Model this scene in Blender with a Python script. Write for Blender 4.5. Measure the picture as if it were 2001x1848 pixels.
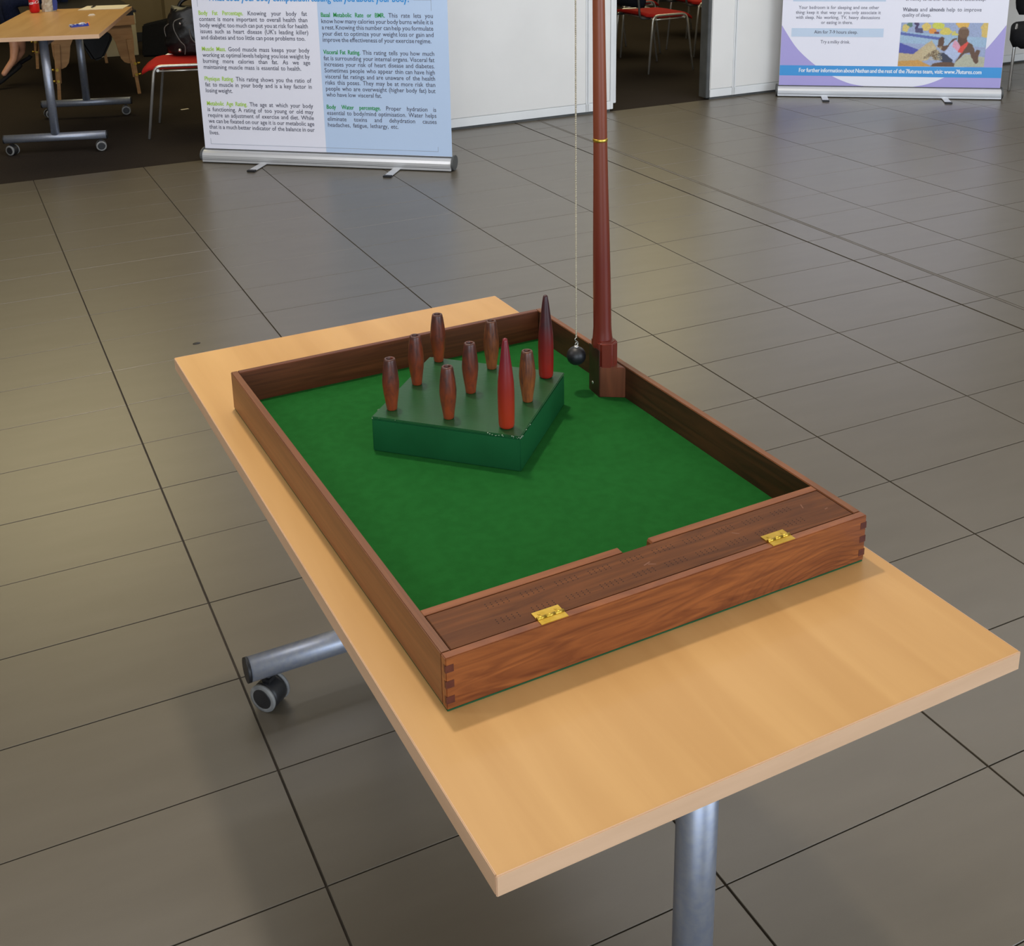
import bpy, bmesh, math, random
from mathutils import Vector, Matrix, Euler
random.seed(7)
PI = math.pi
for o in list(bpy.data.objects): bpy.data.objects.remove(o, do_unlink=True)
sc = bpy.context.scene
COL = sc.collection

# ------------------------------------------------------------------ camera
cam = bpy.data.cameras.new('camera'); co = bpy.data.objects.new('camera', cam); COL.objects.link(co)
cam.sensor_fit = 'HORIZONTAL'; cam.sensor_width = 36; cam.lens = 2313.54 * 36 / 2001
cam.shift_x = 0.5 - 985.27 / 2001; cam.shift_y = (445.88 - 924) / 2001
cam.clip_start = .02; cam.clip_end = 60
fw = Vector((.4115, .8627, -.2939)).normalized(); rt = Vector((.9000, -.4355, -.0181)); rt = (rt - fw * rt.dot(fw)).normalized(); up = rt.cross(fw)
co.matrix_world = Matrix(((rt.x, up.x, -fw.x, .2080), (rt.y, up.y, -fw.y, -3.9659), (rt.z, up.z, -fw.z, 1.6393), (0, 0, 0, 1)))
sc.camera = co
# ------------------------------------------------------------------ world and light
sc.view_settings.view_transform = 'Standard'; sc.view_settings.look = 'None'
sc.view_settings.exposure = 0.0; sc.view_settings.gamma = 1; sc.view_settings.use_curve_mapping = False
w = bpy.data.worlds.new('world'); sc.world = w; w.use_nodes = True
w.node_tree.nodes['Background'].inputs[0].default_value = (.62, .78, 1, 1)
w.node_tree.nodes['Background'].inputs[1].default_value = 1.0
def area(name, loc, target, sx, sy, power, col):
    l = bpy.data.lights.new(name, 'AREA'); l.shape = 'RECTANGLE'; l.size = sx; l.size_y = sy; l.energy = power; l.color = col
    o = bpy.data.objects.new(name, l); COL.objects.link(o); o.location = loc
    d = Vector(target) - Vector(loc); o.rotation_euler = d.to_track_quat('-Z', 'Y').to_euler()
    return o
WARM = (1, .80, .56); NEUT = (1, .93, .84); COOL = (.80, .89, 1)
area('window_daylight', (-2.0, -8.6, 2.0), (2, 0, .8), 5.5, 2.6, 215, COOL)
area('window_daylight_right', (5.0, -8.6, 2.0), (4, 0, .8), 5.5, 2.6, 250, COOL)
area('hall_ceiling_light', (2.8, -1.6, 3.56), (2.8, -1.6, 0), 11, 8, 117, (1, .93, .84))
area('hall_lamp_over_table', (.85, -1.65, 3.5), (.93, -2.6, .7), .16, .16, 39, (1, .88, .72))
area('partition_fill', (3.2, .2, 3.5), (3.0, 2.6, .5), 6.5, .7, 95, (.97, .97, 1))  # added fill light, brightens the far partition and the left banner
area('partition_fill_right', (7.2, -.2, 3.5), (6.6, 2.2, .5), 3.5, .7, 50, (.97, .97, 1))  # second added fill, for the right partition and its banner
area('banner_fill_left', (-2.4, -1.2, 3.45), (2.1, 2.4, .5), 1.2, .8, 48, (.97, .97, 1))  # unseen fill added to lift the left banner's angled face
area('back_room_lamp', (.7, 5.9, 3.5), (.7, 5.9, 0), 2.2, 2.8, 66, (1, .86, .48))
area('back_room_lamp_right', (6.9, 6.4, 3.5), (6.9, 6.4, 0), 2.2, 2.8, 66, (1, .88, .52))

# ------------------------------------------------------------------ helpers
def lin(c):
    return tuple(((v / 255 / 12.92) if v / 255 <= .04045 else ((v / 255 + .055) / 1.055) ** 2.4) for v in c[:3]) + (1,)
MATS = {}
def mat(name, c1, rough=.5, metal=0, c2=None, scale=(8, 8, 8), dist=0, detail=3, bump=0, bscale=None, spec=.5, kind='noise', coat=0, lo=.35, hi=.65, rvar=0):
    if name in MATS: return MATS[name]
    m = bpy.data.materials.new(name); m.use_nodes = True; nt = m.node_tree; b = nt.nodes['Principled BSDF']
    b.inputs['Base Color'].default_value = lin(c1); b.inputs['Roughness'].default_value = rough; b.inputs['Metallic'].default_value = metal
    b.inputs['Specular IOR Level'].default_value = spec
    if coat: b.inputs['Coat Weight'].default_value = coat; b.inputs['Coat Roughness'].default_value = .15
    tc = nt.nodes.new('ShaderNodeTexCoord'); mp = nt.nodes.new('ShaderNodeMapping'); mp.inputs['Scale'].default_value = scale
    nt.links.new(tc.outputs['Object'], mp.inputs[0])
    if kind == 'noise':
        n = nt.nodes.new('ShaderNodeTexNoise'); n.inputs['Scale'].default_value = 1; n.inputs['Detail'].default_value = detail; n.inputs['Distortion'].default_value = dist
    else:
        n = nt.nodes.new('ShaderNodeTexWave'); n.inputs['Scale'].default_value = 1; n.inputs['Distortion'].default_value = dist; n.inputs['Detail'].default_value = detail
        n.inputs['Detail Scale'].default_value = 1.2
        n.bands_direction = kind
    nt.links.new(mp.outputs[0], n.inputs['Vector'])
    fac = n.outputs['Fac']
    if c2 is not None:
        r = nt.nodes.new('ShaderNodeValToRGB'); r.color_ramp.elements[0].color = lin(c1); r.color_ramp.elements[1].color = lin(c2)
        r.color_ramp.elements[0].position = lo; r.color_ramp.elements[1].position = hi
        nt.links.new(fac, r.inputs[0]); nt.links.new(r.outputs[0], b.inputs['Base Color'])
    if rvar:
        mr = nt.nodes.new('ShaderNodeMapRange'); mr.inputs[3].default_value = rough - rvar; mr.inputs[4].default_value = rough + rvar
        nt.links.new(fac, mr.inputs[0]); nt.links.new(mr.outputs[0], b.inputs['Roughness'])
    if bump:
        bn = nt.nodes.new('ShaderNodeBump'); bn.inputs['Strength'].default_value = bump; bn.inputs['Distance'].default_value = .002
        if bscale:
            n2 = nt.nodes.new('ShaderNodeTexNoise'); n2.inputs['Scale'].default_value = bscale; n2.inputs['Detail'].default_value = 3
            nt.links.new(tc.outputs['Object'], n2.inputs['Vector']); nt.links.new(n2.outputs['Fac'], bn.inputs['Height'])
        else: nt.links.new(fac, bn.inputs['Height'])
        nt.links.new(bn.outputs[0], b.inputs['Normal'])
    MATS[name] = m; return m
def emis(name, col, s):
    m = bpy.data.materials.new(name); m.use_nodes = True; b = m.node_tree.nodes['Principled BSDF']
    b.inputs['Base Color'].default_value = (.8, .8, .8, 1); b.inputs['Emission Color'].default_value = (*col, 1); b.inputs['Emission Strength'].default_value = s
    return m
def vcol_mat(name, rough=.4):
    m = bpy.data.materials.new(name); m.use_nodes = True; nt = m.node_tree; b = nt.nodes['Principled BSDF']
    a = nt.nodes.new('ShaderNodeAttribute'); a.attribute_name = 'print'
    nt.links.new(a.outputs['Color'], b.inputs['Base Color']); b.inputs['Roughness'].default_value = rough
    return m
def grad_mat(name, cb, ct, z0, z1, rough, scale=(30, 30, 8), amt=.35, spec=.5):
    """wood or dye that runs from one colour at its foot to another at its tip, mottled"""
    m = bpy.data.materials.new(name); m.use_nodes = True; nt = m.node_tree; b = nt.nodes['Principled BSDF']; N = nt.nodes.new; L = nt.links.new
    tc = N('ShaderNodeTexCoord'); sp = N('ShaderNodeSeparateXYZ'); L(tc.outputs['Object'], sp.inputs[0])
    mr = N('ShaderNodeMapRange'); mr.inputs[1].default_value = z0; mr.inputs[2].default_value = z1; L(sp.outputs[2], mr.inputs[0])
    mp = N('ShaderNodeMapping'); mp.inputs['Scale'].default_value = scale; L(tc.outputs['Object'], mp.inputs[0])
    oi = N('ShaderNodeObjectInfo'); L(oi.outputs['Random'], mp.inputs['Location'])
    n = N('ShaderNodeTexNoise'); n.inputs['Scale'].default_value = 3; n.inputs['Detail'].default_value = 4; n.inputs['Distortion'].default_value = 1; L(mp.outputs[0], n.inputs['Vector'])
    ad = N('ShaderNodeMath'); ad.operation = 'MULTIPLY_ADD'; ad.inputs[1].default_value = amt * 2; L(n.outputs['Fac'], ad.inputs[0]); 
    sb = N('ShaderNodeMath'); sb.operation = 'SUBTRACT'; sb.inputs[1].default_value = amt; L(mr.outputs[0], sb.inputs[0]); L(sb.outputs[0], ad.inputs[2])
    r = N('ShaderNodeValToRGB'); r.color_ramp.elements[0].color = lin(cb); r.color_ramp.elements[1].color = lin(ct); L(ad.outputs[0], r.inputs[0])
    L(r.outputs[0], b.inputs['Base Color']); b.inputs['Roughness'].default_value = rough; b.inputs['Specular IOR Level'].default_value = spec
    return m

class MB:
    def __init__(s): s.v = []; s.f = []; s.mi = []; s.sm = []; s.cur = 0
    def add(s, vs, fs, sm=False):
        k = len(s.v); s.v += [tuple(p) for p in vs]; s.f += [tuple(i + k for i in f) for f in fs]; s.mi += [s.cur] * len(fs); s.sm += [sm] * len(fs); return s
    def box(s, x0, y0, z0, x1, y1, z1, M=None):
        vs = [Vector(p) for p in ((x0, y0, z0), (x1, y0, z0), (x1, y1, z0), (x0, y1, z0), (x0, y0, z1), (x1, y0, z1), (x1, y1, z1), (x0, y1, z1))]
        if M is not None: vs = [M @ p for p in vs]
        return s.add(vs, [(0, 3, 2, 1), (4, 5, 6, 7), (0, 1, 5, 4), (1, 2, 6, 5), (2, 3, 7, 6), (3, 0, 4, 7)])
    def prism(s, poly, z0, z1, M=None):
        n = len(poly)
        vs = [Vector((x, y, z0)) for x, y in poly] + [Vector((x, y, z1)) for x, y in poly]
        if M is not None: vs = [M @ p for p in vs]
        return s.add(vs, [tuple(reversed(range(n))), tuple(range(n, 2 * n))] + [(i, (i + 1) % n, n + (i + 1) % n, n + i) for i in range(n)])
    def lathe(s, prof, n=24, M=None, sm=True):
        vs = []; 
        for r, z in prof:
            for i in range(n):
                a = 2 * PI * i / n; vs.append(Vector((r * math.cos(a), r * math.sin(a), z)))
        if M is not None: vs = [M @ p for p in vs]
        fs = [(j * n + i, j * n + (i + 1) % n, (j + 1) * n + (i + 1) % n, (j + 1) * n + i) for j in range(len(prof) - 1) for i in range(n)]
        k = len(s.v); s.add(vs, fs, sm)
        s.f.append(tuple(k + i for i in reversed(range(n)))); s.f.append(tuple(k + (len(prof) - 1) * n + i for i in range(n))); s.mi += [s.cur] * 2; s.sm += [False] * 2
        return s
    def cyl(s, p0, p1, r, n=20, r1=None, sm=True):
        p0 = Vector(p0); p1 = Vector(p1); d = p1 - p0; M = Matrix.Translation(p0) @ d.to_track_quat('Z', 'Y').to_matrix().to_4x4()
        return s.lathe([(r, 0), (r if r1 is None else r1, d.length)], n, M, sm)
    def tube(s, pts, r, n=10, closed=False, sm=True, rs=None):
        pts = [Vector(p) for p in pts]; N = len(pts); k = len(s.v); prev = None; vs = []
        for i, p in enumerate(pts):
            a = pts[i - 1] if (i > 0 or closed) else p; b = pts[(i + 1) % N] if (i < N - 1 or closed) else p
            t = (b - a).normalized()
            if prev is None:
                u = t.orthogonal().normalized()
            else:
                u = (prev - t * prev.dot(t)).normalized()
            prev = u; v = t.cross(u); rr = rs[i] if rs else r
            for j in range(n):
                an = 2 * PI * j / n; vs.append(p + (u * math.cos(an) + v * math.sin(an)) * rr)
        m = N if closed else N - 1
        fs = [(i * n + j, i * n + (j + 1) % n, ((i + 1) % N) * n + (j + 1) % n, ((i + 1) % N) * n + j) for i in range(m) for j in range(n)]
        s.add(vs, fs, sm)
        if not closed:
            s.f.append(tuple(k + j for j in reversed(range(n)))); s.f.append(tuple(k + (N - 1) * n + j for j in range(n))); s.mi += [s.cur] * 2; s.sm += [False] * 2
        return s
    def ball(s, c, r, seg=16, rings=10, sc3=(1, 1, 1)):
        prof = [(max(r * math.sin(PI * j / rings), 1e-5), -r * math.cos(PI * j / rings)) for j in range(rings + 1)]
        return s.lathe(prof, seg, Matrix.Translation(c) @ Matrix.Diagonal((*sc3, 1)))
    def split(s, name, mats, parent, **kw):
        """every loose piece becomes an object of its own"""
        par = list(range(len(s.v)))
        def find(a):
            while par[a] != a: par[a] = par[par[a]]; a = par[a]
            return a
        for f in s.f:
            for q in f[1:]: par[find(q)] = find(f[0])
        gr = {}
        for k, f in enumerate(s.f): gr.setdefault(find(f[0]), []).append(k)
        out = []
        for ks in gr.values():
            ids = sorted({i for k in ks for i in s.f[k]}); mp = {v: n for n, v in enumerate(ids)}; m = MB()
            m.v = [s.v[i] for i in ids]; m.f = [tuple(mp[i] for i in s.f[k]) for k in ks]; m.mi = [s.mi[k] for k in ks]; m.sm = [s.sm[k] for k in ks]
            out.append(m.build(name, mats, parent, **kw))
        return out
    def build(s, name, mats, parent=None, bevel=0, seg=2, loc=None, rotz=0, kind=None, label=None):
        me = bpy.data.meshes.new(name); me.from_pydata([tuple(p) for p in s.v], [], s.f)
        if not isinstance(mats, (list, tuple)): mats = [mats]
        for m in mats: me.materials.append(m)
        me.polygons.foreach_set('material_index', s.mi); me.polygons.foreach_set('use_smooth', s.sm); me.update()
        if bevel:
            bm = bmesh.new(); bm.from_mesh(me)
            es = [e for e in bm.edges if len(e.link_faces) == 2 and e.calc_face_angle(0) > .6]
            bmesh.ops.bevel(bm, geom=es, offset=bevel, segments=seg, affect='EDGES', clamp_overlap=True)
            bm.to_mesh(me); bm.free()
        o = bpy.data.objects.new(name, me); COL.objects.link(o)
        if parent: o.parent = parent
        if loc: o.location = loc
        o.rotation_euler.z = rotz
        if kind: o['kind'] = kind
        if label: o['label'] = label
        return o
def tag(o, label, cat, group=None):
    o['label'] = label; o['category'] = cat
    if group: o['group'] = group
    return o
def thing(name, label, cat, loc=(0, 0, 0), rotz=0, group=None):
    o = bpy.data.objects.new(name, None); o.empty_display_size = .05; COL.objects.link(o); o.location = loc; o.rotation_euler = (0, 0, rotz)
    return tag(o, label, cat, group)
def struct(o): o['kind'] = 'structure'; return o
def copy_tree(o, parent=None):
    c = o.copy(); COL.objects.link(c); c.parent = parent
    for ch in list(o.children): copy_tree(ch, c)
    return c
def bend(pts, r=.03, n=5):
    """round the corners of a polyline"""
    P = [Vector(p) for p in pts]; out = [P[0]]
    for i in range(1, len(P) - 1):
        a = (P[i - 1] - P[i]); b = (P[i + 1] - P[i]); k = min(r, a.length * .45, b.length * .45)
        A = P[i] + a.normalized() * k; B = P[i] + b.normalized() * k
        for j in range(n + 1):
            t = j / n; out.append(A * (1 - t) ** 2 + P[i] * 2 * t * (1 - t) + B * t * t)
    out.append(P[-1]); return out

# ---- lettering: words of the built-in font turned into flat meshes
_cache = {}
def word(txt, bold=0.0):
    key = (txt, bold)
    if key in _cache: return _cache[key]
    cu = bpy.data.curves.new('lettering', 'FONT'); cu.body = txt; cu.size = 1; cu.resolution_u = 2; cu.offset = bold
    ob = bpy.data.objects.new('lettering', cu); COL.objects.link(ob)
    dg = bpy.context.evaluated_depsgraph_get(); dg.update()
    me = bpy.data.meshes.new_from_object(ob.evaluated_get(dg))
    vs = [(v.co.x, v.co.y) for v in me.vertices]; fs = [tuple(p.vertices) for p in me.polygons]
    bpy.data.objects.remove(ob); bpy.data.meshes.remove(me); bpy.data.curves.remove(cu)
    x0 = min((v[0] for v in vs), default=0); x1 = max((v[0] for v in vs), default=0)
    _cache[key] = (vs, fs, x0, x1); return _cache[key]
def put_word(mb, txt, x, z, size, sx, y, bold=0.0):
    if bold >= .01:            # heavy print: the same word struck several times side by side
        for k in (0, .35, .7, 1.0): r = put_word(mb, txt, x + bold * size * 1.25 * k, z, size, sx, y - .00004 * k, .004)
        return r
    vs, fs, x0, x1 = word(txt, bold)
    mb.add([(x + (a - x0) * size * sx, y, z + b * size) for a, b in vs], fs); return (x1 - x0) * size * sx
def put_line(mb, runs, x0, x1, zc, size, y, sx=.9, space=.27):
    """runs = [(text, material index, bold)], spread between x0 and x1 (justified); zc is the middle of the lower-case letters"""
    ws = [(t, mi, b or .004) for txt, mi, b in runs for t in txt.split()]
    wd = [(word(t, .004)[3] - word(t, .004)[2]) * size * (sx if b < .01 else sx * .86) for t, mi, b in ws]
    n = len(ws) - 1; free = (x1 - x0) - sum(wd)
    if n > 0 and free / n < size * .14:      # squeeze the letters a little
        k = (x1 - x0 - n * size * .2) / sum(wd); sx *= k; wd = [q * k for q in wd]; free = (x1 - x0) - sum(wd)
    gap = free / n if n else 0
    x = x0
    for (t, mi, b), q in zip(ws, wd):
        mb.cur = mi; put_word(mb, t, x, zc - size * .26, size, sx if b < .01 else sx * .86, y, b); x += q + gap
    mb.cur = 0

# ------------------------------------------------------------------ materials
M_tile = mat('stone_tile', (87, 80, 68), .32, 0, (92, 85, 73), (3, 14, 5), detail=7, bump=.03, bscale=420, spec=.95)
M_grout = mat('dark_grout', (52, 45, 38), .8, 0, (62, 54, 46), (20, 20, 20))
M_carpet = mat('dark_carpet', (42, 36, 31), .98, 0, (50, 43, 37), (160, 160, 160), bump=.5, bscale=500, spec=.1)
M_beech = mat('beech_laminate', (198, 153, 96), .34, 0, (208, 164, 106), (16, 1.3, 16), dist=.6, detail=5, spec=.45)
M_beech_edge = mat('beech_edge_band', (214, 176, 142), .42, 0, (206, 168, 134), (6, 6, 60))
M_silver = mat('silver_painted_steel', (146, 153, 170), .40, .65, (158, 162, 172), (90, 90, 90), rvar=.05)
M_black = mat('black_plastic', (24, 24, 26), .45, 0, (30, 30, 32), (30, 30, 30))
M_grey_rubber = mat('grey_rubber', (104, 104, 104), .6, 0, (132, 132, 130), (40, 40, 40))
M_alu = mat('brushed_aluminium', (214, 216, 219), .34, .45, (202, 204, 208), (1, 200, 200))
M_white = mat('white_partition_laminate', (222, 222, 220), .45, 0, (226, 226, 224), (3, 3, 3))
M_white_metal = mat('white_lacquered_metal', (226, 229, 230), .4, 0, (220, 223, 225), (5, 5, 5))
M_dark_seal = mat('dark_grey_seal', (70, 72, 72), .6, 0, (82, 84, 84), (10, 10, 10))
M_chrome = mat('chrome', (222, 220, 216), .24, .72, (212, 210, 206), (10, 10, 10))
M_red = mat('red_upholstery', (196, 40, 32), .85, 0, (178, 34, 28), (150, 150, 150), bump=.3, bscale=500, spec=.2)
M_navy = mat('navy_upholstery', (22, 25, 38), .9, 0, (28, 31, 46), (150, 150, 150), bump=.3, bscale=500, spec=.2)
M_blackfab = mat('black_upholstery', (20, 20, 23), .9, 0, (27, 27, 30), (150, 150, 150), bump=.3, bscale=500, spec=.2)
M_rim = mat('mahogany_board', (106, 62, 34), .38, 0, (128, 78, 45), (5, 5, 90), dist=1.2, detail=5)
M_side = mat('mahogany_side_board', (108, 63, 34), .38, 0, (126, 76, 43), (60, 3, 90), dist=1.2, detail=5, coat=.15)
M_far = mat('mahogany_far_board', (84, 42, 24), .4, 0, (108, 58, 34), (4, 60, 80), dist=1.6, detail=6)
M_front = mat('figured_mahogany', (98, 46, 20), .36, 0, (148, 84, 40), (5, 9, 44), dist=3.0, detail=7, coat=.2, lo=.3, hi=.7)
def figure(m, cx, cz, k):
    """dark swirling growth lines around a knot, fading out along the board"""
    nt = m.node_tree; N = nt.nodes.new; L = nt.links.new; b = nt.nodes['Principled BSDF']; src = b.inputs['Base Color'].links[0].from_socket
    tc = N('ShaderNodeTexCoord'); mp = N('ShaderNodeMapping'); mp.inputs['Location'].default_value = (-cx * k, 0, -cz * k * 2.2); mp.inputs['Scale'].default_value = (k, 0, k * 2.2)
    L(tc.outputs['Object'], mp.inputs[0]); wv = N('ShaderNodeTexWave'); wv.wave_type = 'RINGS'; wv.rings_direction = 'SPHERICAL'; wv.inputs['Scale'].default_value = 2.2; wv.inputs['Distortion'].default_value = 9; wv.inputs['Detail'].default_value = 3; wv.inputs['Detail Scale'].default_value = .55
    L(mp.outputs[0], wv.inputs['Vector']); r = N('ShaderNodeValToRGB'); r.color_ramp.elements[0].position = .04; r.color_ramp.elements[0].color = (1, 1, 1, 1); r.color_ramp.elements[1].position = .32; r.color_ramp.elements[1].color = (0, 0, 0, 1)
    L(wv.outputs['Fac'], r.inputs[0]); ln = N('ShaderNodeVectorMath'); ln.operation = 'LENGTH'; L(mp.outputs[0], ln.inputs[0])
    mr = N('ShaderNodeMapRange'); mr.inputs[1].default_value = .5; mr.inputs[2].default_value = 2.2; mr.inputs[3].default_value = .42; mr.inputs[4].default_value = .0; L(ln.outputs['Value'], mr.inputs[0])
    mu = N('ShaderNodeMath'); mu.operation = 'MULTIPLY'; L(r.outputs[0], mu.inputs[0]); L(mr.outputs[0], mu.inputs[1])
    mx = N('ShaderNodeMix'); mx.data_type = 'RGBA'; L(mu.outputs[0], mx.inputs[0]); L(src, mx.inputs[6]); mx.inputs[7].default_value = lin((62, 24, 14)); L(mx.outputs[2], b.inputs['Base Color'])
figure(M_front, .560, -.010, 10)
M_lid = mat('worn_mahogany_lid', (82, 44, 19), .42, 0, (110, 63, 29), (5, 60, 30), dist=1.4, detail=5, spec=.25)
M_divider = mat('orange_mahogany_strip', (142, 84, 46), .4, 0, (122, 68, 36), (6, 60, 60), dist=1, detail=4)
M_innershade = mat('shaded_inner_face', (50, 27, 17), .45, 0, (72, 40, 24), (30, 4, 60), dist=1.2, detail=5)  # right board's inner face: its shade is put into the colour
M_end = mat('dark_end_grain', (74, 30, 20), .5, 0, (88, 38, 26), (150, 150, 150))
M_felt = mat('green_baize', (24, 88, 34), .95, 0, (27, 94, 38), (60, 60, 60), detail=8, bump=.25, bscale=900, spec=.12)
M_feltedge = mat('green_baize_underside', (34, 74, 46), .95, 0, (40, 82, 52), (30, 30, 30), spec=.12)
M_plat = mat('dark_green_gloss_paint', (24, 72, 38), .32, 0, (28, 80, 44), (12, 12, 12), spec=.5, bump=.1, bscale=120)
M_platside = mat('green_paint', (12, 78, 40), .5, 0, (16, 86, 46), (12, 12, 12), spec=.35)
M_scuff = mat('bare_scuffed_spots', (150, 160, 140), .7, 0, (120, 140, 118), (90, 90, 90))
M_brass = mat('polished_brass', (222, 190, 92), .38, 1, (196, 164, 66), (50, 50, 50), rvar=.06)
M_pole = grad_mat('polished_red_wood', (104, 36, 25), (136, 70, 43), .25, .62, .34, (10, 10, 2), .2)
M_bracket = mat('mahogany_bracket', (100, 52, 32), .4, 0, (122, 66, 42), (60, 60, 5), dist=.8)
M_bshade = mat('shaded_pole_plate', (44, 24, 18), .4, 0, (54, 30, 22), (40, 40, 5))  # dark tone stands for the shade on the bracket's left face
M_barrel = grad_mat('stained_skittle_wood', (134, 58, 28), (70, 38, 32), .0, .088, .36, (34, 34, 12), 1.0)
M_barrel2 = grad_mat('pale_grained_skittle_wood', (140, 78, 38), (78, 44, 32), .0, .088, .36, (70, 70, 9), 1.0)
M_hole = mat('dark_bore', (34, 18, 14), .8, 0, (40, 22, 18), (50, 50, 50))
M_king = grad_mat('orange_to_crimson_lacquer', (156, 44, 20), (112, 18, 32), .02, .12, .36, (14, 14, 6), .22)
M_queen = grad_mat('red_to_maroon_lacquer', (138, 26, 18), (54, 20, 26), .02, .10, .36, (14, 14, 6), .25)
M_ballm = mat('black_lacquer_ball', (20, 21, 25), .45, 0, (24, 25, 28), (60, 60, 60), rvar=.06)
M_wall_beige = mat('beige_wall_paint', (112, 98, 72), .9, 0, (120, 106, 78), (2, 2, 2))
M_wall_cream = mat('cream_wall_paint', (196, 190, 178), .9, 0, (200, 194, 182), (2, 2, 2))
M_ceiling = mat('ceiling_paint', (200, 190, 170), .95, 0, (206, 196, 176), (2, 2, 2))
M_ply = mat('birch_plywood', (168, 122, 72), .5, 0, (186, 140, 88), (4, 4, 30), dist=.8, detail=4)
M_vinyl = mat('black_vinyl', (22, 22, 24), .38, 0, (28, 28, 30), (20, 20, 20), bump=.3, bscale=60)
M_leather = mat('black_leather', (11, 11, 13), .36, 0, (18, 18, 20), (26, 26, 26), bump=1.0, bscale=28)
M_card = mat('cream_carton', (176, 164, 134), .8, 0, (184, 172, 142), (10, 10, 10))
M_paper = mat('white_paper', (236, 226, 206), .7, 0, (230, 220, 200), (10, 10, 10))
M_ink = mat('dark_grey_ink', (74, 74, 92), .5, 0, (78, 78, 96), (10, 10, 10))

# ------------------------------------------------------------------ structure: floor of tiles
EDGE = 2.952           # where the tiles stop and the carpet starts
slab = struct(MB().box(-4.2, -8.8, -.12, 11.0, EDGE, -.004).build('floor', M_grout))
xs = [.6 * k for k in range(-7, 6)] + [3.5975]           # running joints
cols = [(xs[i], xs[i + 1]) for i in range(len(xs) - 1)] + [(3.6025, 3.7595), (3.7755, 4.2)] + [(.6 * k, .6 * k + .6) for k in range(7, 18)]
rows = [(EDGE - .252 - .3 * (k + 1), EDGE - .252 - .3 * k) for k in range(0, 38)]
rows = [(EDGE - .252, EDGE)] + rows
camC = Vector((.2080, -3.9659, 1.6393))
def view_px(p):
    q = Vector(p) - camC; d = q.dot(fw)
    if d < .2: return None
    return (985.27 + 2313.54 * q.dot(rt) / d, 445.88 - 2313.54 * q.dot(up) / d, d)
tiles = []
for (a, b) in cols:
    for (c, d) in rows:
        if b > 11 or c < -8.8: continue
        vis = False; dist = 99
        for fx in (0, .5, 1):
            for fy in (0, .5, 1):
                r = view_px((a + (b - a) * fx, c + (d - c) * fy, 0))
                if r and -5 < r[0] < 2006 and -5 < r[1] < 1853: vis = True
                if r: dist = min(dist, r[2])
        tiles.append((0 if vis else 1, dist, a, b, c, d))
tiles.sort()
_tm = {}
def tile_mesh(w_, h_):
    k = (round(w_, 3), round(h_, 3))
    if k not in _tm:
        b = MB().box(.0022, .0014, -.008, w_ - .0022, h_ - .0014, 0)
        t = b.build('tile', M_tile, bevel=.0006, seg=1); _tm[k] = t.data; bpy.data.objects.remove(t)
    return _tm[k]
rest = MB(); nt_ = 0
# real tile rows were fitted to the lines on the photographed floor
for vis, dist, a, b, c, d in tiles:
    if vis == 0 and nt_ < 290:
        o = bpy.data.objects.new('tile', tile_mesh(b - a, d - c)); COL.objects.link(o); o.parent = slab
        o.location = (a, c, random.uniform(-.0003, .0003)); nt_ += 1
    else: rest.box(a + .0022, c + .0014, -.008, b - .0022, d - .0014, 0)
rest.build('tiles', M_tile, slab, kind='stuff')
MB().box(3.7605, -8.8, -.006, 3.7745, EDGE, -.0001).build('joint_strip', mat('grey_joint_strip', (92, 86, 76), .5, 0, (98, 92, 84), (9, 9, 9)), slab)
struct(MB().box(-4.2, EDGE + .004, -.12, 11, 11.4, -.003).build('carpet', M_carpet))
tag(MB().lathe([(.011, 0), (.009, .0015), (.002, .002)], 10, Matrix.Diagonal((1.3, .8, 1, 1))).build('floor_chip', M_black, loc=(0.910, 0.113, .0004)), 'tiny dark chip lying on the grey tiles beyond the table corner', 'debris')
tag(MB().box(-.028, -.012, 0, .028, .012, .001).build('paper_label', M_paper, loc=(1.765, 4.59, -.002), rotz=.25), 'small pale paper label dropped on the dark carpet', 'label')

# walls, ceiling, windows around the hall and the room behind
def wall(name, x0, y0, z0, x1, y1, z1, m): return struct(MB().box(x0, y0, z0, x1, y1, z1).build(name, m))
wall('wall_left', -4.4, -8.8, 0, -4.2, 11.4, 3.6, M_wall_cream)
wall('wall_right', 11.0, -8.8, 0, 11.2, 8.4, 3.6, M_wall_cream)
wb = wall('wall_back', 1.62, 8.4, 0, 11, 8.6, 3.6, M_wall_beige)
wall('wall_recess', -4.2, 11.4, 0, 1.62, 11.6, 3.6, M_wall_beige)
wall('wall_recess_side', 1.62, 8.6, 0, 1.82, 11.6, 3.6, M_wall_beige)
MB().box(2.33, 8.22, 0, 2.62, 8.4, 3.6).build('pilaster', M_wall_beige, wb)
MB().box(4.8, 8.22, 0, 5.1, 8.4, 3.6).build('pilaster', M_wall_beige, wb)
struct(MB().box(1.62, 8.385, 0, 11, 8.4, .09).build('baseboard_back', M_black))
wall('ceiling', -4.4, -9, 3.6, 11.2, 11.6, 3.7, M_ceiling)
rear = struct(MB().box(-4.2, -9, 0, 11, -8.8, .6).box(-4.2, -9, 3.2, 11, -8.8, 3.6).box(-4.2, -9, .6, -3.8, -8.8, 3.2).box(.0, -9, .6, .5, -8.8, 3.2).box(5.2, -9, .6, 5.7, -8.8, 3.2).box(10.6, -9, .6, 11, -8.8, 3.2).build('wall_rear', M_wall_cream))
for k, (a, b) in enumerate(((-3.8, 0), (.5, 5.2), (5.7, 10.6))):
    wn = struct(MB().box(a, -8.93, .6, b, -8.87, .66).box(a, -8.93, 3.14, b, -8.87, 3.2).box(a, -8.93, .66, a + .06, -8.87, 3.14).box(b - .06, -8.93, .66, b, -8.87, 3.14).box((a + b) / 2 - .03, -8.93, .66, (a + b) / 2 + .03, -8.87, 3.14).build('window_%d' % (k + 1), M_dark_seal))

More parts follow.
